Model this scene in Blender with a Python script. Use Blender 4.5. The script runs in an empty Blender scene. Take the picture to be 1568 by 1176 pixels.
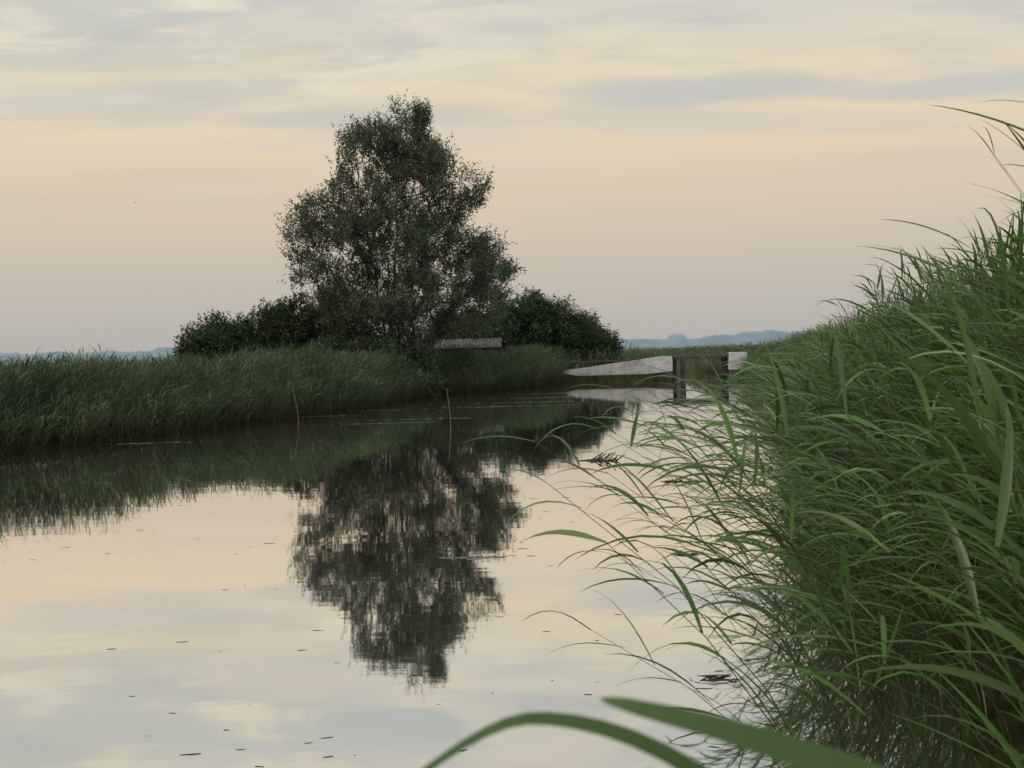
import bpy, math, random
import numpy as np
from mathutils import Vector, Matrix, noise
rng = np.random.default_rng(7); random.seed(7)
S = bpy.context.scene

# ------------------------------------------------ helpers
def link(o): S.collection.objects.link(o); return o
def nm(v):
    return v/np.maximum(np.linalg.norm(v,axis=-1,keepdims=True),1e-9)
def mesh_np(name, V, F, mat, tint=None, smooth=False):
    me = bpy.data.meshes.new(name)
    V=np.asarray(V,dtype=np.float32); F=np.asarray(F,dtype=np.int32)
    k=F.shape[1]
    me.vertices.add(len(V)); me.vertices.foreach_set('co',V.ravel())
    me.loops.add(F.size); me.loops.foreach_set('vertex_index',F.ravel())
    me.polygons.add(len(F)); me.polygons.foreach_set('loop_start',np.arange(0,F.size,k,dtype=np.int32))
    if tint is not None:
        a=me.attributes.new('tint','FLOAT','POINT'); a.data.foreach_set('value',np.asarray(tint,dtype=np.float32))
    me.update(calc_edges=True)
    if smooth: me.polygons.foreach_set('use_smooth',np.ones(len(F),dtype=bool))
    me.materials.append(mat)
    return link(bpy.data.objects.new(name,me))
def py_mesh(name,V,F,mat,parent=None,bevel=0):
    me=bpy.data.meshes.new(name); me.from_pydata([tuple(v) for v in V],[],F); me.update(); me.materials.append(mat)
    o=link(bpy.data.objects.new(name,me))
    if parent: o.parent=parent
    if bevel:
        b=o.modifiers.new('bev','BEVEL'); b.width=bevel; b.segments=2
    return o
def box(name,x0,x1,y0,y1,z0,z1,mat,parent=None,bevel=0.01):
    V=[(x,y,z) for x in (x0,x1) for y in (y0,y1) for z in (z0,z1)]
    F=[(0,1,3,2),(4,6,7,5),(0,4,5,1),(2,3,7,6),(0,2,6,4),(1,5,7,3)]
    return py_mesh(name,V,F,mat,parent,bevel)
def prism(name,poly,y0,y1,mat,parent=None,bevel=0.01):
    n=len(poly); V=[(x,y0,z) for x,z in poly]+[(x,y1,z) for x,z in poly]
    F=[tuple(range(n)),tuple(range(2*n-1,n-1,-1))]+[(i,i+n,(i+1)%n+n,(i+1)%n) for i in range(n)]
    return py_mesh(name,V,F,mat,parent,bevel)
def empty(name):
    return link(bpy.data.objects.new(name,None))

def new_mat(name):
    m=bpy.data.materials.new(name); m.use_nodes=True; nt=m.node_tree; nt.nodes.clear()
    return m,nt,nt.nodes,nt.links
def ramp(nodes,stops,interp='LINEAR'):
    r=nodes.new('ShaderNodeValToRGB'); cr=r.color_ramp; cr.interpolation=interp
    while len(cr.elements)<len(stops): cr.elements.new(0.5)
    for e,(p,c) in zip(cr.elements,stops):
        e.position=p; e.color=(*c,1)
    return r
def leaf_mat(name,stops,transl=0.3,rough=0.5,spec=0.3,base=None,basez=(0.2,0.9)):
    m,nt,N,L=new_mat(name)
    at=N.new('ShaderNodeAttribute'); at.attribute_name='tint'
    r=ramp(N,stops); L.new(at.outputs['Fac'],r.inputs[0]); col=r.outputs[0]
    geo=N.new('ShaderNodeNewGeometry')
    nz=N.new('ShaderNodeTexNoise'); nz.inputs['Scale'].default_value=0.9; nz.inputs['Detail'].default_value=1; L.new(geo.outputs['Position'],nz.inputs['Vector'])
    mr=N.new('ShaderNodeMapRange'); mr.inputs[1].default_value=.3; mr.inputs[2].default_value=.7; mr.inputs[3].default_value=.6; mr.inputs[4].default_value=1.32
    L.new(nz.outputs[0],mr.inputs[0])
    mul=N.new('ShaderNodeVectorMath'); mul.operation='SCALE'; L.new(col,mul.inputs[0]); L.new(mr.outputs[0],mul.inputs['Scale']); col=mul.outputs[0]
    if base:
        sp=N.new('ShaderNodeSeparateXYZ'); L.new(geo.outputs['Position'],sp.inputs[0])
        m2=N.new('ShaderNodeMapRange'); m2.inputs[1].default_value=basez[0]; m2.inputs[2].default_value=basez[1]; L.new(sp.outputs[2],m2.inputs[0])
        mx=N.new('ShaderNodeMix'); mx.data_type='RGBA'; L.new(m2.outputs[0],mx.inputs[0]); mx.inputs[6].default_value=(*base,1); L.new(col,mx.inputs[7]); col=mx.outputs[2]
    p=N.new('ShaderNodeBsdfPrincipled'); p.inputs['Roughness'].default_value=rough; p.inputs['Specular IOR Level'].default_value=spec
    L.new(col,p.inputs['Base Color'])
    t=N.new('ShaderNodeBsdfTranslucent'); L.new(col,t.inputs[0])
    ms=N.new('ShaderNodeMixShader'); ms.inputs[0].default_value=transl; L.new(p.outputs[0],ms.inputs[1]); L.new(t.outputs[0],ms.inputs[2])
    o=N.new('ShaderNodeOutputMaterial'); L.new(ms.outputs[0],o.inputs[0])
    return m
def noise_mat(name,c1,c2,scale=3,rough=0.8,bump=0.3,detail=6,spec=.3,stretch=(1,1,1),em=None):
    m,nt,N,L=new_mat(name)
    geo=N.new('ShaderNodeNewGeometry'); mp=N.new('ShaderNodeMapping'); mp.inputs['Scale'].default_value=stretch
    L.new(geo.outputs['Position'],mp.inputs[0])
    nz=N.new('ShaderNodeTexNoise'); nz.inputs['Scale'].default_value=scale; nz.inputs['Detail'].default_value=detail; L.new(mp.outputs[0],nz.inputs['Vector'])
    r=ramp(N,[(.35,c1),(.65,c2)]); L.new(nz.outputs[0],r.inputs[0])
    p=N.new('ShaderNodeBsdfPrincipled'); p.inputs['Roughness'].default_value=rough; p.inputs['Specular IOR Level'].default_value=spec
    L.new(r.outputs[0],p.inputs['Base Color'])
    if bump:
        b=N.new('ShaderNodeBump'); b.inputs['Strength'].default_value=bump; b.inputs['Distance'].default_value=.02; L.new(nz.outputs[0],b.inputs['Height']); L.new(b.outputs[0],p.inputs['Normal'])
    if em:
        p.inputs['Emission Color'].default_value=(*em,1); p.inputs['Emission Strength'].default_value=1
    o=N.new('ShaderNodeOutputMaterial'); L.new(p.outputs[0],o.inputs[0])
    return m

# ------------------------------------------------ camera
cam=bpy.data.cameras.new('camera'); co=link(bpy.data.objects.new('camera',cam))
cam.sensor_width=36; cam.lens=38.6; cam.clip_start=.05; cam.clip_end=9000
co.matrix_world=Matrix.Translation((0,0,1.8))@Matrix.Rotation(math.radians(90-1.7),4,'X')@Matrix.Rotation(math.radians(-1.5),4,'Z')
cam.dof.use_dof=True; cam.dof.focus_distance=30; cam.dof.aperture_fstop=12
S.camera=co

# ------------------------------------------------ world
w=bpy.data.worlds.new('World'); S.world=w; w.use_nodes=True
nt=w.node_tree; N=nt.nodes; L=nt.links; N.clear()
def math_(op,a,b=None,c=None,clamp=False):
    n=N.new('ShaderNodeMath'); n.operation=op; n.use_clamp=clamp
    for i,v in enumerate((a,b,c)):
        if v is None: continue
        if isinstance(v,(int,float)): n.inputs[i].default_value=v
        else: L.new(v,n.inputs[i])
    return n.outputs[0]
def mixc(f,a,b):
    n=N.new('ShaderNodeMix'); n.data_type='RGBA'
    if isinstance(f,(int,float)): n.inputs[0].default_value=f
    else: L.new(f,n.inputs[0])
    for i,v in ((6,a),(7,b)):
        if isinstance(v,tuple): n.inputs[i].default_value=(*v,1)
        else: L.new(v,n.inputs[i])
    return n.outputs[2]
tc=N.new('ShaderNodeTexCoord'); sp=N.new('ShaderNodeSeparateXYZ'); L.new(tc.outputs['Generated'],sp.inputs[0])
X,Y,Z=sp.outputs
z2=math_('MULTIPLY',Z,2.0,clamp=True)
r=ramp(N,[(0,(.45,.44,.42)),(.05,(.49,.465,.43)),(.17,(.60,.53,.44)),(.29,(.73,.605,.455)),(.40,(.82,.68,.48)),(.50,(.77,.69,.51)),(.60,(.67,.66,.57)),(.72,(.60,.63,.61)),(1.0,(.72,.78,.82))])
L.new(z2,r.inputs[0]); col=r.outputs[0]
az=math_('DIVIDE',X,math_('MAXIMUM',math_('ABSOLUTE',Y),.05))
den=math_('ADD',math_('MAXIMUM',Z,0),.10)
cx=math_('DIVIDE',X,den); cy=math_('DIVIDE',Y,den)
cv=N.new('ShaderNodeCombineXYZ'); L.new(cx,cv.inputs[0]); L.new(cy,cv.inputs[1])
def nz_(scale,detail,off,dist=.4,stretch=(1,1,1),rough=.5):
    mp=N.new('ShaderNodeMapping'); mp.inputs['Location'].default_value=off; mp.inputs['Scale'].default_value=stretch; L.new(cv.outputs[0],mp.inputs[0])
    n=N.new('ShaderNodeTexNoise'); n.inputs['Scale'].default_value=scale; n.inputs['Detail'].default_value=detail; n.inputs['Distortion'].default_value=dist; n.inputs['Roughness'].default_value=rough
    L.new(mp.outputs[0],n.inputs['Vector']); return n.outputs[0]
def sstep(v,a,b):
    n=N.new('ShaderNodeMapRange'); n.interpolation_type='SMOOTHSTEP'; n.inputs[1].default_value=a; n.inputs[2].default_value=b; L.new(v,n.inputs[0]); return n.outputs[0]
n1=nz_(.9,5,(3.1,1.2,0),stretch=(.8,1.7,1)); n2=nz_(2.4,7,(7.3,4.2,0),.6,(.9,1.4,1),.58)
m1=math_('MULTIPLY',sstep(n1,.43,.60),sstep(Z,.12,.25)); col=mixc(math_('MULTIPLY',m1,.65),col,(.53,.55,.545))
m2=math_('MULTIPLY',sstep(n2,.44,.60),sstep(Z,.17,.26)); m2=math_('MULTIPLY',m2,sstep(math_('MULTIPLY',az,-1),-.3,.25))
col=mixc(math_('MULTIPLY',m2,.9),col,(.82,.76,.61))
n3=nz_(1.5,6,(1.7,9.2,0),.5,(.7,1.9,1),.5)
m3=math_('MULTIPLY',sstep(n3,.48,.64),sstep(Z,.16,.26)); col=mixc(math_('MULTIPLY',m3,.5),col,(.79,.71,.58))
n5=nz_(3.2,7,(4.7,6.2,0),.7,(.7,1.7,1),.55)
m5=math_('MULTIPLY',sstep(n5,.50,.66),sstep(Z,.18,.27)); col=mixc(math_('MULTIPLY',m5,.35),col,(.50,.52,.53))
n4=nz_(.7,4,(11.7,2.2,0),.3,(.5,3,1),.5)
m4=math_('MULTIPLY',sstep(n4,.50,.64),sstep(Z,.05,.14)); col=mixc(math_('MULTIPLY',m4,.18),col,(.50,.49,.46))
def streak(a0,zc,wa,wz,tilt,amt,col):
    da=math_('SUBTRACT',az,a0)
    zz=math_('SUBTRACT',math_('SUBTRACT',Z,zc),math_('MULTIPLY',da,tilt))
    zz=math_('ADD',zz,math_('MULTIPLY',math_('SUBTRACT',n2,.5),wz*1.6))
    e=math_('ADD',math_('POWER',math_('ABSOLUTE',math_('DIVIDE',da,wa)),2),math_('POWER',math_('ABSOLUTE',math_('DIVIDE',zz,wz)),2))
    mk=math_('SUBTRACT',1,sstep(e,.1,1.3))
    mk=math_('MULTIPLY',mk,sstep(Y,0,.2))
    return mixc(math_('MULTIPLY',mk,amt),col,(.55,.55,.52))
col=streak(.19,.222,.16,.015,-.02,.9,col)
col=streak(.40,.207,.12,.010,-.02,.7,col)
col=streak(-.16,.205,.10,.009,.01,.5,col)
col=streak(-.36,.215,.12,.02,.03,.35,col)
skyt=N.new('ShaderNodeTexSky'); skyt.sky_type='NISHITA'; skyt.sun_disc=False
sk=N.new('ShaderNodeVectorMath'); sk.operation='SCALE'; sk.inputs['Scale'].default_value=.1; L.new(skyt.outputs[0],sk.inputs[0])
col=mixc(.03,col,sk.outputs[0])
bg=N.new('ShaderNodeBackground'); bg.inputs[1].default_value=1.0; L.new(col,bg.inputs[0])
wo=N.new('ShaderNodeOutputWorld'); L.new(bg.outputs[0],wo.inputs[0])
sun=bpy.data.lights.new('sun','SUN'); sun.energy=1.3; sun.angle=math.radians(20); sun.color=(1,.93,.84)
so=link(bpy.data.objects.new('sun',sun)); 
e_,a_=math.radians(42),math.radians(-115)
sd=Vector((math.sin(a_)*math.cos(e_),math.cos(a_)*math.cos(e_),math.sin(e_)))
so.rotation_euler=sd.to_track_quat('Z','Y').to_euler()
skyt.sun_elevation=e_; skyt.sun_rotation=a_
S.view_settings.view_transform='Standard'; S.view_settings.look='None'; S.view_settings.exposure=0

# ------------------------------------------------ terrain and canal
Ly=np.array([-40,0,10,18,22.5,24.9,29.8,37.3,43,46.4,48,52.7,57,58.9,59.3,62,66,80,100,140,180,181])
Lx=np.array([-22,-16,-13.3,-11.6,-10.5,-8.9,-7.2,-5.0,-4.1,-3.4,-1.9,.5,2.6,3.6,8.9,9.1,9.2,10.2,11,8,2,2])
Ry=np.array([-40,-10,0,2,3.5,5,6.4,8.5,11,15.7,27,49,58,60,66,80,100,140,180,181])
Rx=np.array([-8,-3,-.35,.75,1.5,2.0,2.4,2.85,3.3,4.4,7.2,11.5,12.5,12.0,12,13.6,15,12,2.2,2])
def Lf(y): return np.interp(y,Ly,Lx)
def Rf(y): return np.interp(y,Ry,Rx)
def ground(x,y):
    x=np.asarray(x,float); y=np.asarray(y,float)
    d=np.minimum(x-Lf(y),Rf(y)-x)
    d=np.where(y>180,-5,d)
    t=np.clip(-d/1.2,0,1); h=.38*t*t*(3-2*t)
    h=h+.25*np.clip((x-Rf(y)-1)/2.5,0,1)*(y<70)
    return np.where(d>0,-np.minimum(.9,d*.6),h)
def axis(a,b,step,far):
    core=list(np.arange(a,b+step,step)); s=step; p=core[-1]; up=[]
    while p<far: s*=1.25; p+=s; up.append(p)
    s=step; p=core[0]; dn=[]
    while p>-far: s*=1.25; p-=s; dn.append(p)
    return np.array(dn[::-1]+core+up)
gx=axis(-26,30,.4,4500); gy=axis(-12,130,.7,4500)
GX,GY=np.meshgrid(gx,gy); GZ=ground(GX,GY)
nx,ny=len(gx),len(gy)
idx=np.arange(nx*ny).reshape(ny,nx)
F=np.stack([idx[:-1,:-1],idx[:-1,1:],idx[1:,1:],idx[1:,:-1]],-1).reshape(-1,4)
m,nt_,N_,L_=new_mat('ground_mat')
geo=N_.new('ShaderNodeNewGeometry'); sp_=N_.new('ShaderNodeSeparateXYZ'); L_.new(geo.outputs['Position'],sp_.inputs[0])
mp=N_.new('ShaderNodeMapping'); mp.inputs['Scale'].default_value=(.012,.05,1); L_.new(geo.outputs['Position'],mp.inputs[0])
nz1=N_.new('ShaderNodeTexNoise'); nz1.inputs['Scale'].default_value=1; nz1.inputs['Detail'].default_value=8; L_.new(mp.outputs[0],nz1.inputs['Vector'])
rr=ramp(N_,[(.3,(.10,.14,.07)),(.5,(.16,.20,.10)),(.7,(.24,.25,.14))]); L_.new(nz1.outputs[0],rr.inputs[0])
nz2=N_.new('ShaderNodeTexNoise'); nz2.inputs['Scale'].default_value=3; nz2.inputs['Detail'].default_value=8; L_.new(geo.outputs['Position'],nz2.inputs['Vector'])
rn=ramp(N_,[(.3,(.018,.02,.010)),(.7,(.05,.055,.025))]); L_.new(nz2.outputs[0],rn.inputs[0])
mr=N_.new('ShaderNodeMapRange'); mr.inputs[1].default_value=75; mr.inputs[2].default_value=120; L_.new(sp_.outputs[1],mr.inputs[0])
mx=N_.new('ShaderNodeMix'); mx.data_type='RGBA'; L_.new(mr.outputs[0],mx.inputs[0]); L_.new(rn.outputs[0],mx.inputs[6]); L_.new(rr.outputs[0],mx.inputs[7])
p=N_.new('ShaderNodeBsdfPrincipled'); p.inputs['Roughness'].default_value=1; p.inputs['Specular IOR Level'].default_value=0; L_.new(mx.outputs[2],p.inputs['Base Color'])
bp=N_.new('ShaderNodeBump'); bp.inputs['Distance'].default_value=.05; L_.new(nz2.outputs[0],bp.inputs['Height']); L_.new(bp.outputs[0],p.inputs['Normal'])
oo=N_.new('ShaderNodeOutputMaterial'); L_.new(p.outputs[0],oo.inputs[0])
mesh_np('ground',np.stack([GX,GY,GZ],-1).reshape(-1,3),F,m,smooth=True)

# water
m,nt_,N_,L_=new_mat('water_mat')
geo=N_.new('ShaderNodeNewGeometry')
def wn(scale,st,det):
    mp=N_.new('ShaderNodeMapping'); mp.inputs['Scale'].default_value=st; mp.inputs['Rotation'].default_value=(0,0,.15); L_.new(geo.outputs['Position'],mp.inputs[0])
    n=N_.new('ShaderNodeTexNoise'); n.inputs['Scale'].default_value=scale; n.inputs['Detail'].default_value=det; L_.new(mp.outputs[0],n.inputs['Vector']); return n.outputs[0]
b1=N_.new('ShaderNodeBump'); b1.inputs['Strength'].default_value=1; b1.inputs['Distance'].default_value=.0012; L_.new(wn(1.3,(1,1.6,1),2),b1.inputs['Height'])
b2=N_.new('ShaderNodeBump'); b2.inputs['Strength'].default_value=1; b2.inputs['Distance'].default_value=.0004
patch=ramp(N_,[(.42,(.12,.12,.12)),(.62,(1,1,1))]); L_.new(wn(.14,(.6,1.6,1),2),patch.inputs[0])
mm=N_.new('ShaderNodeMath'); mm.operation='MULTIPLY'; L_.new(wn(6,(.6,1.6,1),2),mm.inputs[0]); L_.new(patch.outputs[0],mm.inputs[1])
L_.new(mm.outputs[0],b2.inputs['Height']); L_.new(b1.outputs[0],b2.inputs['Normal'])
gl=N_.new('ShaderNodeBsdfGlossy'); gl.inputs['Roughness'].default_value=.024; gl.inputs['Color'].default_value=(.98,.97,.95,1); L_.new(b2.outputs[0],gl.inputs['Normal'])
df=N_.new('ShaderNodeBsdfDiffuse'); df.inputs[0].default_value=(.09,.09,.075,1)
lw=N_.new('ShaderNodeLayerWeight'); lw.inputs[0].default_value=.5
mr=N_.new('ShaderNodeMapRange'); mr.inputs[1].default_value=.2; mr.inputs[2].default_value=.85; mr.inputs[3].default_value=.45; mr.inputs[4].default_value=.94; L_.new(lw.outputs['Facing'],mr.inputs[0])
ms=N_.new('ShaderNodeMixShader'); L_.new(mr.outputs[0],ms.inputs[0]); L_.new(df.outputs[0],ms.inputs[1]); L_.new(gl.outputs[0],ms.inputs[2])
oo=N_.new('ShaderNodeOutputMaterial'); L_.new(ms.outputs[0],oo.inputs[0])
py_mesh('water',[(-40,-40,0),(40,-40,0),(40,185,0),(-40,185,0)],[(0,1,2,3)],m)

# ------------------------------------------------ ribbons / reeds
def ribbons(P,D,Ln,W,droop,wind,segs,tint,fold=0.0,peak=.35):
    n=len(P); P=P.copy(); D=nm(D)
    up=np.tile([0,0,1.],(n,1)); side=np.cross(D,up+rng.normal(0,.25,(n,3))); side=nm(side)
    tw=rng.normal(0,.6,n)
    pts=[];k=3 if fold else 2
    for s in range(segs+1):
        t=s/segs
        d=nm(D+np.array([0,0,-1.])*(droop*t**1.6)[:,None]+wind*t)
        nor=np.cross(side,d); a=(tw*t)[:,None]
        sd=side*np.cos(a)+nor*np.sin(a)
        prof=(min(1,(.4+t/peak*.6)) if t<peak else max(.02,((1-t)/(1-peak))**.8))
        hw=(W*.5*prof)[:,None]
        pts.append(P-sd*hw)
        if fold: pts.append(P+nm(np.cross(sd,d))*hw*fold)
        pts.append(P+sd*hw)
        P=P+d*(Ln/segs)[:,None]
    V=np.stack(pts,1)
    m_=V.shape[1]; base=(np.arange(n)*m_)[:,None]
    q=[]
    for s in range(segs):
        for j in range(k-1):
            a=s*k+j; q.append([a,a+1,a+1+k,a+k])
    q=np.array(q)
    F=(base[:,:,None]+q[None]).reshape(-1,4)
    return V.reshape(-1,3),F,np.repeat(tint,m_)
class Acc:
    def __init__(s): s.V=[];s.F=[];s.T=[];s.o=0
    def add(s,V,F,T): s.V.append(V);s.F.append(F+s.o);s.T.append(T);s.o+=len(V)
    def obj(s,name,mat,smooth=False): return mesh_np(name,np.concatenate(s.V),np.concatenate(s.F),mat,np.concatenate(s.T),smooth)
def reeds(acc,x,y,h,lean,nl,ll,lw,segs,wind,fold=0,stemw=.008,t0=.15,droop=(.5,1.6),up=.9,stemtint=.1,outw=(.3,.8),tmin=.08):
    n=len(x); root=np.stack([x,y,ground(x,y)-.03],-1)
    def sp_(t):
        return root+np.stack([lean[:,0]*h*t**1.8,lean[:,1]*h*t**1.8,h*t*(1-.18*np.hypot(lean[:,0],lean[:,1])*t)],-1)
    def tg(t): return nm(sp_(t+.02)-sp_(t))
    ks=4
    pts=[sp_(np.full(n,i/ks)) for i in range(ks+1)]
    for ax in ((1,0,0),(0,1,0)):
        s=np.array(ax)*stemw*.5
        V=np.stack([q for i,p_ in enumerate(pts) for q in (p_-s*(1-.6*i/ks),p_+s*(1-.6*i/ks))],1)
        q=np.array([[2*i,2*i+1,2*i+3,2*i+2] for i in range(ks)])
        F=((np.arange(n)*V.shape[1])[:,None,None]+q[None]).reshape(-1,4)
        acc.add(V.reshape(-1,3),F,np.repeat(np.full(n,stemtint),V.shape[1]))
    az0=rng.uniform(0,2*np.pi,n); pt=rng.uniform(0,1,n)
    for i in range(nl):
        t=np.clip(t0+(1-t0)*((i+rng.uniform(-.3,.3,n))/(nl-1)),.05,1)
        T=tg(t); a=az0+np.pi*i+rng.normal(0,.6,n)
        out=np.stack([np.cos(a),np.sin(a),np.zeros(n)],-1)
        w_=np.tile(wind,(n,1))
        D=T*up*rng.uniform(.6,1.4,(n,1))+out*rng.uniform(*outw,(n,1))+w_*.55
        Ln=rng.uniform(*ll,n)*(.75+.5*np.sin(np.pi*np.clip(t,.05,.97)))
        V,F,TT=ribbons(sp_(t),D,Ln,lw*rng.uniform(.55,1.2,n),rng.uniform(*droop,n),w_*rng.uniform(.1,1.1,(n,1)),segs,
                       np.clip(.5+.28*(pt-.5)+rng.normal(0,.2,n),tmin,1),fold)
        acc.add(V,F,TT)

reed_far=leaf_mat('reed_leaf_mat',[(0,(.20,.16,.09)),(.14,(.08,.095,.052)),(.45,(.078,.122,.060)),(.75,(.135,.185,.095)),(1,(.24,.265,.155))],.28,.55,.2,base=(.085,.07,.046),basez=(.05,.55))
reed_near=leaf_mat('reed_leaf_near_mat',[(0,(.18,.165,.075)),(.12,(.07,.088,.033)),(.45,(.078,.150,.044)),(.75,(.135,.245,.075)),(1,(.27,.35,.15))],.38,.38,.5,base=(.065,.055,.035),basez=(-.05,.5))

def samp(n,y0,y1,fd):
    y=rng.uniform(y0,y1,n); return fd(y,n),y
A=Acc()
x,y=samp(6500,12,59,lambda y,n:Lf(y)-rng.uniform(-.25,2.2,n)); 
keep=~((y>57)&(x>2.7)); x,y=x[keep],y[keep]
n=len(x); pn=np.array([noise.noise(Vector((a*.35,b*.35,0))) for a,b in zip(x,y)])
edge=np.clip((Lf(y)-x)/1.0,0,1)
h=(1.38+.5*pn+rng.normal(0,.10,n))*(.74+.26*edge)*(1+.12*(y>50))
lean=np.stack([.16+rng.normal(0,.13,n)+.12*(1-edge),-.08+rng.normal(0,.1,n)],-1)
reeds(A,x,y,h,lean,8,(.26,.46),.026,4,np.array([.2,-.05,0]),t0=.12)
x,y=samp(6500,14,62,lambda y,n:Lf(y)-2-rng.uniform(0,1,n)**1.3*16)
keep=~(((x+5)**2+(y-48)**2<2.)|((x>-4.6)&(x<-.2)&(y>57.5))); x,y=x[keep],y[keep]; n=len(x)
h=1.33+rng.normal(0,.11,n)+.22*np.array([noise.noise(Vector((a*.2,b*.15,3))) for a,b in zip(x,y)])
lean=np.stack([.12+rng.normal(0,.12,n),rng.normal(0,.1,n)],-1)
reeds(A,x,y,h,lean,6,(.3,.5),.028,3,np.array([.2,0,0]),t0=.4)
A.obj('reed_bed',reed_far)
A=Acc()
x,y=samp(5000,62,120,lambda y,n:Lf(y)-.1-rng.uniform(0,1,n)**1.5*34); keep=~((x>-6)&(x<1)&(y<64)); x,y=x[keep],y[keep]; n=len(x)
h=1.0+rng.normal(0,.12,n)
reeds(A,x,y,h,np.stack([.1+rng.normal(0,.12,n),rng.normal(0,.1,n)],-1),6,(.3,.5),.045,3,np.array([.2,0,0]),t0=.2)
x,y=samp(3500,62,130,lambda y,n:Rf(y)+.1+rng.uniform(0,1,n)**1.5*22); n=len(x)
h=1.25+rng.normal(0,.12,n)
reeds(A,x,y,h,np.stack([-.1+rng.normal(0,.12,n),rng.normal(0,.1,n)],-1),6,(.3,.5),.045,3,np.array([-.1,0,0]),t0=.2)
A.obj('reed_bed',reed_far)
# right bank, mid distance
A=Acc()
x,y=samp(5200,12,57.8,lambda y,n:Rf(y)+rng.uniform(-.1,1,n)*rng.uniform(.3,4.2,n)); n=len(x)
edge=np.clip((x-Rf(y))/1.2,0,1)
h=(1.2+.5*edge+rng.normal(0,.15,n))*np.interp(y,[12,30,45,58],[1.06,1.04,.95,.8])
lean=np.stack([-.12-.15*(1-edge)+rng.normal(0,.13,n),-.05+rng.normal(0,.1,n)],-1)
reeds(A,x,y,h,lean,9,(.26,.46),.026,4,np.array([-.25,-.05,0]),t0=.12)
A.obj('reed_bed',reed_near)
# near right foreground
A=Acc()
def near(n,y0,y1,d0,d1,hh,ln,nl,sg=7,wd=(-.42,-.1,.0),lw=.025,ll=(.28,.52),t0=.22,dr=(.2,1.5),ow=(.3,.95),sw=.008,tm=.08):
    y=rng.uniform(y0,y1,n); x=Rf(y)+rng.uniform(d0,d1,n)
    h=rng.uniform(*hh,n)
    lean=np.stack([-rng.uniform(*ln,n),rng.normal(-.04,.12,n)],-1)
    reeds(A,x,y,h,lean,nl,ll,lw,sg,np.array(wd),fold=.25,stemw=sw,t0=t0,droop=dr,up=1.0,outw=ow,tmin=tm)
near(145,3.6,8.5,-.5,.6,(1.2,1.9),(.35,.9),9,t0=.4,lw=.023,ll=(.26,.5),dr=(.5,1.9))
near(60,3.8,8.0,-.3,.6,(.6,1.1),(.3,.9),6,t0=.4,lw=.016,ll=(.2,.4),dr=(.3,1.9))
near(230,7.5,13,-.2,.9,(1.3,1.75),(.2,.7),9,6)
near(150,3.4,6.8,.6,1.7,(1.5,1.95),(.2,.6),9,t0=.3)
near(780,6.5,13,.8,3.6,(1.65,2.25),(.02,.36),10,6)
near(210,3.0,6.5,1.3,2.9,(1.9,2.6),(.1,.42),10)
near(30,3.5,8.0,1.6,3.4,(2.4,2.85),(.12,.35),7,lw=.014,ll=(.3,.55))
near(80,2.35,4.4,.3,1.4,(1.35,1.85),(.08,.38),9,9,wd=(-.42,.0,0),t0=.25,lw=.026,ll=(.32,.58),dr=(.2,1.3),sw=.006,tm=.25)
near(24,2.5,4.2,.75,1.6,(1.9,2.2),(.1,.35),8,9,wd=(-.42,.0,0),t0=.4,lw=.022,ll=(.35,.6),dr=(.1,1.0),sw=.006,tm=.25)
def poly_leaf(pts,w):
    P=[Vector(p) for p in pts]; out=[]
    for i in range(25):
        t=i/24*(len(P)-1); k=min(int(t),len(P)-2); f=t-k
        p0=P[max(k-1,0)];p1=P[k];p2=P[k+1];p3=P[min(k+2,len(P)-1)]
        out.append(.5*((2*p1)+(p2-p0)*f+(2*p0-5*p1+4*p2-p3)*f*f+(3*p1-p0-3*p2+p3)*f**3))
    V=[]
    for i,p_ in enumerate(out):
        d=(out[min(i+1,24)]-out[max(i-1,0)]).normalized(); s=d.cross(Vector((.15,-1.0,.75))).normalized()
        t=i/24; hw=w*.5*(min(1,.5+t*2) if t<.4 else max(.02,((1-t)/.6)**.75))
        V+=[p_-s*hw,p_+s*hw]
    A.add(np.array([tuple(v) for v in V]),np.array([[2*i,2*i+1,2*i+3,2*i+2] for i in range(24)]),np.full(50,.72))
poly_leaf([(.34,.48,1.40),(.26,.47,1.54),(.17,.46,1.604),(.10,.46,1.633),(.05,.47,1.645),(.035,.48,1.646)],.016)
poly_leaf([(.34,.52,1.34),(.20,.50,1.50),(.09,.50,1.598),(.02,.50,1.630),(-.03,.50,1.618),(-.11,.50,1.555)],.009)
poly_leaf([(.42,.5,.25),(.40,.5,.8),(.34,.48,1.40),(.33,.48,1.45)],.008)
poly_leaf([(.40,.57,.25),(.38,.57,.8),(.34,.52,1.34),(.33,.52,1.40)],.008)
A.obj('reed_plants',reed_near,smooth=False)

# ------------------------------------------------ trees and bushes
bark=noise_mat('bark_mat',(.022,.019,.015),(.06,.052,.04),6,.9,.6,stretch=(1,1,.3))
willow=leaf_mat('willow_leaf_mat',[(0,(.05,.064,.042)),(.4,(.08,.104,.068)),(.75,(.13,.16,.105)),(1,(.22,.25,.19))],.3,.5,.35)
bushm=leaf_mat('bush_leaf_mat',[(0,(.032,.045,.024)),(.5,(.054,.080,.038)),(1,(.12,.155,.08))],.25,.5,.3)

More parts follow.
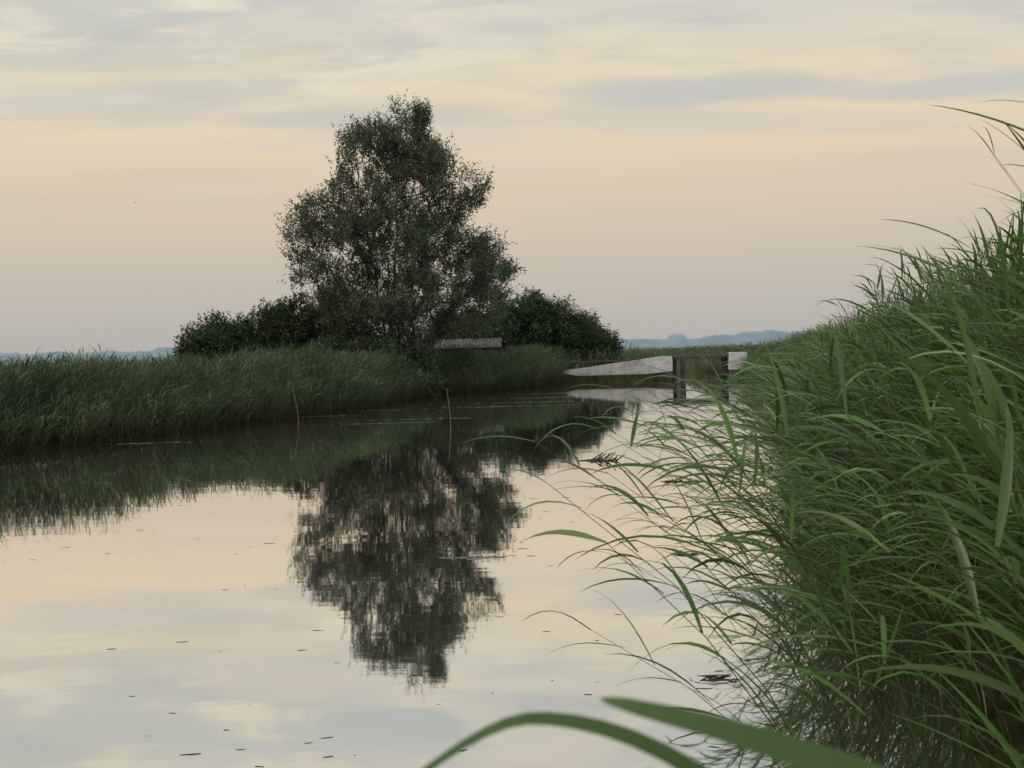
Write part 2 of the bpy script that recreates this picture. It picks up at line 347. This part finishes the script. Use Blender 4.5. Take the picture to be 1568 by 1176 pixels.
def grow(base,limbs,targets,tip=.010,expo=2.15,step=.45):
    P=[Vector(base)]; par=[-1]
    for lim in limbs:
        last=0
        for q in lim:
            q=Vector(q); a=P[last]; k=max(1,int((q-a).length/step))
            for i in range(1,k+1):
                P.append(a.lerp(q,i/k)+Vector([random.gauss(0,.04) for _ in range(3)])); par.append(last); last=len(P)-1
    arr=np.array([tuple(v) for v in P]); b=Vector(base)
    order=sorted(targets,key=lambda q:(Vector(q)-b).length)
    cap=np.zeros((len(P)+len(targets)*8,3)); cap[:len(P)]=arr; cnt=len(P); tips=[]
    for q in order:
        q=np.array(q); d=q-cap[:cnt]; dist=np.linalg.norm(d,axis=1)
        cost=dist+np.maximum(0,-(d[:,2]))*1.2
        j=int(np.argmin(cost)); a=cap[j].copy(); k=min(7,max(1,int(dist[j]/step))); last=j
        for i in range(1,k+1):
            t=i/k; pos=a+(q-a)*t; pos[2]-=.12*dist[j]*math.sin(math.pi*t)*.5
            if i<k: pos+=rng.normal(0,.04,3)
            cap[cnt]=pos; par.append(last); last=cnt; cnt+=1
        tips.append(last)
    P=cap[:cnt]; ch=np.zeros(cnt)
    for i in range(cnt-1,0,-1):
        v=max(ch[i],tip**expo); ch[i]=v; ch[par[i]]+=v
    ch[0]=max(ch[0],tip**expo); r=ch**(1/expo)
    return P,np.array(par),r,tips
def tubes(P,par,r,sides=5):
    a=P[par[1:]]; b=P[1:]; ra=np.minimum(r[par[1:]],r[1:]*1.5); rb=r[1:]
    d=nm(b-a); ref=np.where(np.abs(d[:,2:3])>.9,np.array([[1.,0,0]]),np.array([[0,0,1.]])); u=nm(np.cross(d,ref)); v=np.cross(d,u)
    vs=[]
    for i in range(sides):
        an=2*np.pi*i/sides; o=u*math.cos(an)+v*math.sin(an)
        vs+=[a-d*ra[:,None]*.3+o*ra[:,None],b+o*rb[:,None]]
    V=np.stack(vs,1); q=np.array([[2*i,(2*i+2)%(2*sides),(2*i+3)%(2*sides),2*i+1] for i in range(sides)])
    F=((np.arange(len(a))*2*sides)[:,None,None]+q[None]).reshape(-1,4)
    return V.reshape(-1,3),F
def foliage(P,D,Ln,nleaf,ll,lw,spread=.8):
    n=len(P); Vs=[];Ts=[]; D=nm(D)
    st=rng.uniform(0,1,n)
    for i in range(nleaf):
        t=(i+rng.uniform(0,1,n))/nleaf
        c=P+D*(Ln*t)[:,None]+np.array([0,0,-1.])*(Ln*t*t*.2)[:,None]+rng.normal(0,.03,(n,3))
        d=nm(D*.8+rng.normal(0,spread,(n,3))+[0,0,-.15]); s=nm(np.cross(d,rng.normal(0,1,(n,3))))
        l=(rng.uniform(*ll,n))[:,None]; w_=l*lw
        Vs.append(np.stack([c,c+d*l*.45+s*w_*.5,c+d*l,c+d*l*.45-s*w_*.5],1)); Ts.append(np.clip(.15+.5*st*.6+rng.uniform(0,.45,n),0,1))
    V=np.concatenate(Vs).reshape(-1,3); T=np.repeat(np.concatenate(Ts),4)
    F=np.arange(len(V)).reshape(-1,4)
    return V,F,T
def plant(name,base,limbs,targets,center,leafm,per,shoot,nleaf,ll,lw,tip=.01,upb=.6,jit=.2):
    P,par,r,tips=grow(base,limbs,targets,tip)
    root=empty(name); root.location=base
    bv,bf=tubes(P,par,r); b=mesh_np('trunk_and_limbs',bv,bf,bark,smooth=True)
    T=P[tips]; o=nm(T-np.array(center))
    PP=np.repeat(T,per,0)+rng.normal(0,jit,(len(T)*per,3)); OO=np.repeat(o,per,0)
    D=OO*.7+rng.normal(0,.5,OO.shape)+[0,0,upb]
    V,F,TT=foliage(PP,D,rng.uniform(*shoot,len(PP)),nleaf,ll,lw)
    f=mesh_np('leaves',V,F,leafm,TT)
    for q in (b,f):
        q.parent=root; q.matrix_parent_inverse=Matrix.Translation(base).inverted()
    return root
pz=[1.2,2.35,3.2,4.0,5.1,5.9,6.6,7.1,8.0,8.9,9.7,10.6,11.2,11.5,12.0,12.4]
pl=[-8.0,-8.3,-8.1,-8.8,-9.9,-9.4,-10.1,-9.9,-9.3,-7.7,-7.5,-7.4,-7.1,-6.0,-5.7,-5.2]
pr=[-2.2,-1.4,-.3,-.05,.2,-.3,-.7,-2.3,-1.0,-1.0,-1.8,-2.9,-3.6,-3.4,-3.3,-3.7]
T=[]
while len(T)<1650:
    z=random.uniform(1.0,12.4); l=np.interp(z,pz,pl); rgt=np.interp(z,pz,pr); c=(l+rgt)/2; hw=(rgt-l)/2
    if random.random()>hw/4.6+.10: continue
    a=random.uniform(0,2*math.pi); q=random.random()**.42
    x_=c+hw*q*math.cos(a); y_=48.2+min(hw*.8,3.3)*q*math.sin(a)
    if x_>-3.7 and z<2.55: continue
    f=noise.noise(Vector((x_*.75,y_*.45,z*.75+9)))+.55*noise.noise(Vector((x_*1.7,y_*1.1,z*1.7)))
    th=-.13+max(0,(z-5))*.020
    if f<th and random.random()<.96: continue
    T.append((x_,y_,z))
limbs=[[(-5.2,48,1.5),(-5.0,48.1,5),(-4.7,48,9),(-4.5,48,12.2)],[(-5.3,48,1.2),(-5.8,47.7,5),(-6.4,47.6,8.5),(-6.5,47.6,11)],
[(-5.5,48,1.0),(-7.0,48.3,4),(-8.6,48.6,7)],[(-4.9,48,1.3),(-4.0,48.2,4.5),(-2.9,48.3,7.5),(-2.7,48,9.3)],[(-4.8,47.9,1.0),(-3.2,47.5,2.8),(-1.3,47.2,4.9)],
[(-5.1,47.7,1.2),(-5.0,46.3,4),(-5,45.2,6.5)],[(-5.2,48.4,1.2),(-5.5,50,5),(-5.7,51,8)],[(-5.5,47.9,.9),(-7.2,47.4,2.4),(-8.8,47.6,4.6)]]
plant('willow_tree',(-5.2,48,.3),limbs,T,(-5,48.2,3.0),willow,8,(.3,1.0),13,(.10,.18),.30,tip=.009,upb=.85,jit=.13)
def bush(name,lobes,nper,base,leafm=bushm,zmin=.4):
    T=[]
    for (x_,y_,z_,rx,ry,rz) in lobes:
        k=0
        while k<nper:
            d=Vector([random.gauss(0,1) for _ in range(3)]).normalized(); q=random.random()**.3
            p_=(x_+d.x*rx*q,y_+d.y*ry*q,z_+d.z*rz*q)
            if p_[2]<zmin: k+=.3; continue
            if noise.noise(Vector(p_)*.9)<-.35: k+=.2; continue
            T.append(p_); k+=1
    c=np.mean([l[:3] for l in lobes],0)
    limbs=[[(l[0]*.5+base[0]*.5,l[1],l[2]*.5),(l[0],l[1],l[2])] for l in lobes]
    plant(name,base,limbs,T,(c[0],c[1],.8),leafm,10,(.25,.6),13,(.08,.14),.5,tip=.008,upb=.5)
bush('alder_bush',[(-13.4,50,2.0,1.4,1.4,1.5),(-12.3,50.4,2.1,1.3,1.4,1.3),(-10.8,50.8,2.5,1.4,1.6,1.6),(-9.4,50.8,2.6,1.5,1.6,1.85),(-8.0,50.4,2.2,1.5,1.5,1.9),(-14.6,50.3,1.1,.9,.9,.9)],200,(-11.2,50.5,.3))
bush('alder_bush',[(-.2,63,2.9,1.6,1.7,1.9),(1.2,63,3.1,1.4,1.7,1.8),(2.6,63,2.8,1.4,1.7,1.6),(3.9,63,2.3,1.3,1.5,1.3),(5.1,63,1.6,.95,1.0,.95),(-1.8,63.8,2.4,1.4,1.3,1.7),(-3.4,64.2,2.4,1.3,1.2,1.6)],190,(1.8,63,.3))
bush('willow_scrub',[(-7,47.2,1.2,1.6,1.2,1.4),(-4.9,46.2,1.0,1.3,1.3,1.3),(-4.2,45.6,.5,.9,1.0,.8)],140,(-5,47,.3),zmin=.1)

# ------------------------------------------------ distant tree lines
far_m=noise_mat('distant_trees_haze_mat',(.10,.13,.15),(.15,.185,.20),.05,1,0,em=(.12,.155,.185))  # aerial haze painted in: blue-grey base plus emission, trees are no light source
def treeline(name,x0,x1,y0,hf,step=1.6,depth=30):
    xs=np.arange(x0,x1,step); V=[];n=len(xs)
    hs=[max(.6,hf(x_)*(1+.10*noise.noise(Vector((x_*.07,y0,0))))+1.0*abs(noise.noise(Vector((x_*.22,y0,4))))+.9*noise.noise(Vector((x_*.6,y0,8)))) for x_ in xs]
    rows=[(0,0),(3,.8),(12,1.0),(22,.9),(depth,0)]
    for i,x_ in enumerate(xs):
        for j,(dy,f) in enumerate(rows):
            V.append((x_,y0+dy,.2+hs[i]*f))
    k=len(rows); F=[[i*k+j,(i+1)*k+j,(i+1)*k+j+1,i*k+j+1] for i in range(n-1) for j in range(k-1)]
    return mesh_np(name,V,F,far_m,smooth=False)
def bumps(x,base,B):
    h=base
    for (c,w_,a) in B:
        u=abs(x-c)/w_
        if u<1: h=max(h,base+a*math.sqrt(1-u**3))
    return h
hf_r=lambda x:bumps(x,7.4,[(66,12,2.4),(123,7,3.6),(174,34,2.6),(186,24,4.4),(98,14,.8),(330,60,5),(250,20,2),(212,14,3.4)])
hf_l=lambda x:bumps(x,8.6,[(-256,8,2.6),(-340,12,1.2),(-300,10,1.2),(-373,8,1.6),(-100,40,2)])
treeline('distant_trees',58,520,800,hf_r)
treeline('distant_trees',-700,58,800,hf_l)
far_m2=noise_mat('hedge_mat',(.10,.14,.08),(.18,.22,.12),.2,1,0)
fm=far_m; far_m=far_m2
treeline('hedgerow',10,260,330,lambda x:1.2,step=2,depth=24)
far_m=fm

# ------------------------------------------------ bridge
conc=noise_mat('concrete_mat',(.40,.40,.40),(.58,.58,.57),2.2,.85,.2,stretch=(1,1,2.5))
concd=noise_mat('dark_concrete_mat',(.05,.05,.045),(.12,.12,.10),3,.9,.3)
wood=noise_mat('weathered_wood_mat',(.07,.06,.05),(.15,.13,.11),8,.85,.3,stretch=(1,1,.2))
B=empty('concrete_bridge')
prism('wing_wall',[(2.7,.55),(4.2,.24),(5.6,.22),(8.75,.50),(8.75,1.32),(8.2,1.32),(5.5,1.0),(2.95,.68)],59.6,59.95,conc,B,.02)
prism('wall_footing',[(3.3,-.5),(8.72,-.5),(8.72,.495),(5.6,.215),(4.2,.235),(3.3,.42)],59.68,60.2,concd,B,.01)
prism('ramp_earth',[(2.7,-.2),(9.0,-.2),(9.0,1.1),(5.5,.85),(2.7,.5)],60.21,62.6,concd,B,.01)
box('left_abutment',8.76,9.5,59.9,63,-.6,1.17,concd,B)
box('pier',8.95,9.15,59.5,59.8,-.6,1.17,wood,B)
box('deck',8.76,11.98,59.9,62.8,1.18,1.33,concd,B)
box('deck_edge',8.7,11.78,59.52,59.69,1.24,1.37,wood,B)
box('right_abutment',11.8,12.75,59.3,59.85,.5,1.44,conc,B,.02)
box('right_wall',12.0,12.75,59.87,63,.2,1.30,concd,B,.02)
box('right_footing',11.83,12.8,59.35,63.1,-.6,.195,concd,B)
box('right_plinth',11.85,12.7,59.4,59.84,.2,.495,concd,B)
Fz=empty('timber_fence')
for i in range(6):
    x_=2.2+i*.75; box('post_%d'%(i+1),x_,x_+.09,61.0,61.09,.3,1.28+.02*(i%3),wood,Fz)
box('rail',2.2,6.1,60.96,60.995,1.08,1.16,wood,Fz)
# ------------------------------------------------ shed
roofm=noise_mat('corrugated_roof_mat',(.06,.06,.062),(.14,.14,.14),3,.9,.1,spec=.1)
edgem=noise_mat('pale_trim_mat',(.16,.155,.15),(.26,.25,.24),3,.7,0)
shw=noise_mat('shed_wall_mat',(.07,.035,.028),(.13,.065,.05),4,.9,.2,stretch=(6,6,.5))
Sh=empty('corrugated_roof_shed')
box('walls',-4.0,-.75,59.3,61.6,.2,2.08,shw,Sh)
box('door',-2.9,-2.1,59.25,59.29,.35,2.0,wood,Sh); box('window',-1.7,-1.1,59.26,59.29,1.2,1.8,concd,Sh)
V=[];n=90
for i in range(n):
    x_=-4.25+3.75*i/(n-1); dz=.022*math.sin(i*1.4)
    V+=[(x_,59.0,2.14+dz),(x_,60.4,2.56+dz),(x_,61.9,2.20+dz)]
py_mesh('roof',V,[q for i in range(n-1) for q in ((3*i,3*i+3,3*i+4,3*i+1),(3*i+1,3*i+4,3*i+5,3*i+2))],roofm,Sh)
prism('gable',[(59.3,2.09),(61.6,2.09),(60.4,2.48)],0,.05,shw,Sh,0).matrix_world=Matrix(((0,1,0,-.8),(1,0,0,0),(0,0,1,0),(0,0,0,1)))
box('fascia',-4.25,-.5,58.95,58.99,2.05,2.11,edgem,Sh)

# ------------------------------------------------ sticks, twigs, debris
stick=noise_mat('dry_stick_mat',(.12,.10,.07),(.24,.20,.14),10,.9,.2)
wet=noise_mat('wet_stick_mat',(.03,.026,.02),(.08,.065,.045),10,.8,.2)
def rod(name,pts,r0,mat=stick,parent=None):
    P=np.array(pts,float); V,F=tubes(P,np.arange(-1,len(P)-1),np.linspace(r0,r0*.5,len(P)),6)
    o=mesh_np(name,V,F,mat)
    if parent: o.parent=parent
    return o
rod('reed_stick',[(-1.55,27.6,-.4),(-1.58,27.6,.3),(-1.64,27.6,.92)],.012)
rod('reed_stick',[(-5.95,30.5,-.4),(-5.98,30.5,.3),(-6.1,30.5,1.0)],.014)
rod('reed_stick',[(3.45,24,-.3),(3.3,24,.3),(3.12,24,.8)],.009)
def drift(cx_,cy_,k,sc,zz):
    D=empty('floating_driftwood')
    for i in range(k):
        l=random.uniform(.12,.4)*sc; x_=cx_+random.uniform(-.2,.2)*sc; y_=cy_+random.uniform(-.12,.12)*sc; a=random.gauss(0,.5)
        dx,dy=l/2*math.cos(a),l/2*math.sin(a)
        rod('twig_%d'%(i+1),[(x_-dx,y_-dy,-.004),(x_+random.uniform(-.02,.02),y_,random.uniform(0,.01)),(x_+dx,y_+dy,random.uniform(-.01,zz))],.012*sc,wet,D)
drift(1.45,17.7,16,1.25,.16); drift(2.2,14.6,8,.9,.03); drift(1.1,5.9,9,.45,.015); drift(1.5,9.5,7,.6,.02)
def specks(name,pts,mat,sz,asp,grow_=25):
    V=[];F=[]
    for (x_,y_) in pts:
        n=7; a0=random.uniform(0,6.28); s=random.uniform(*sz)*(.5+y_/grow_); b=len(V); ang=random.gauss(0,.35); ar=random.uniform(*asp)
        for i in range(n):
            t=a0+6.283*i/n; rr_=s*random.uniform(.5,1.2); ex=rr_*math.cos(t)*ar; ey=rr_*math.sin(t)
            V.append((x_+ex*math.cos(ang)-ey*math.sin(ang),y_+ex*math.sin(ang)+ey*math.cos(ang),.0012))
        F.append(list(range(b,b+n)))
    py_mesh(name,V,F,mat)
spm=noise_mat('dead_leaf_mat',(.05,.045,.028),(.11,.10,.05),5,.8,0)
pts=[]
while len(pts)<480:
    y_=4+45*random.random()**1.2; x_=random.uniform(max(-.5*y_,float(Lf(y_))),float(Rf(y_)))
    if noise.noise(Vector((x_*.3,y_*.2,0)))>-.08: pts.append((x_,y_))
specks('floating_leaves',pts,spm,(.004,.014),(1,7))
dwm=noise_mat('duckweed_mat',(.15,.16,.12),(.30,.31,.25),5,.6,0)
pts=[]
for (cx_,cy_,wx,wy,nn) in [(-8.0,24.0,1.0,.2,55),(-3.3,28.8,1.0,.10,90),(-2.2,30.2,1.2,.12,60),(-5.6,33,.8,.3,40),(-.3,36,2.0,.2,100),(.9,38.5,2.0,.2,80),(1.5,42,1.2,.4,60),(-4.0,35.5,.8,.3,40),(2.6,46,2,.4,80),(-.35,9.6,.28,.05,40),(7.8,40,1.5,.6,80),(9.8,50,1.2,1,100),(4,30,1.5,.1,50)]:
    pts+=[(random.gauss(cx_,wx*.6),random.gauss(cy_,wy*.5)) for _ in range(nn)]
specks('duckweed',pts,dwm,(.010,.026),(1,4))
# ------------------------------------------------ bird
bm_=noise_mat('bird_mat',(.03,.03,.03),(.06,.06,.06),5,.8,0)
V=[(-.13,0,0),(-.05,.03,.02),(-.05,-.03,.02),(.1,0,.01),(-.05,0,-.03),(0,.0,.02),(-.03,.16,.07),(.04,.10,.06),(-.06,.30,.03),(-.03,-.16,.07),(.04,-.10,.06),(-.06,-.30,.03),(.15,.03,.01),(.15,-.03,.01)]
F=[(0,2,1),(0,4,2),(0,1,4),(1,2,3),(2,4,3),(4,1,3),(1,5,7,6),(6,7,8),(2,9,10,5),(9,11,10),(3,12,13)]
b=py_mesh('bird',V,F,bm_); b.location=(-20.2,60,10.4); b.rotation_euler=(.2,.1,1.2); b.scale=(.6,.6,.6)
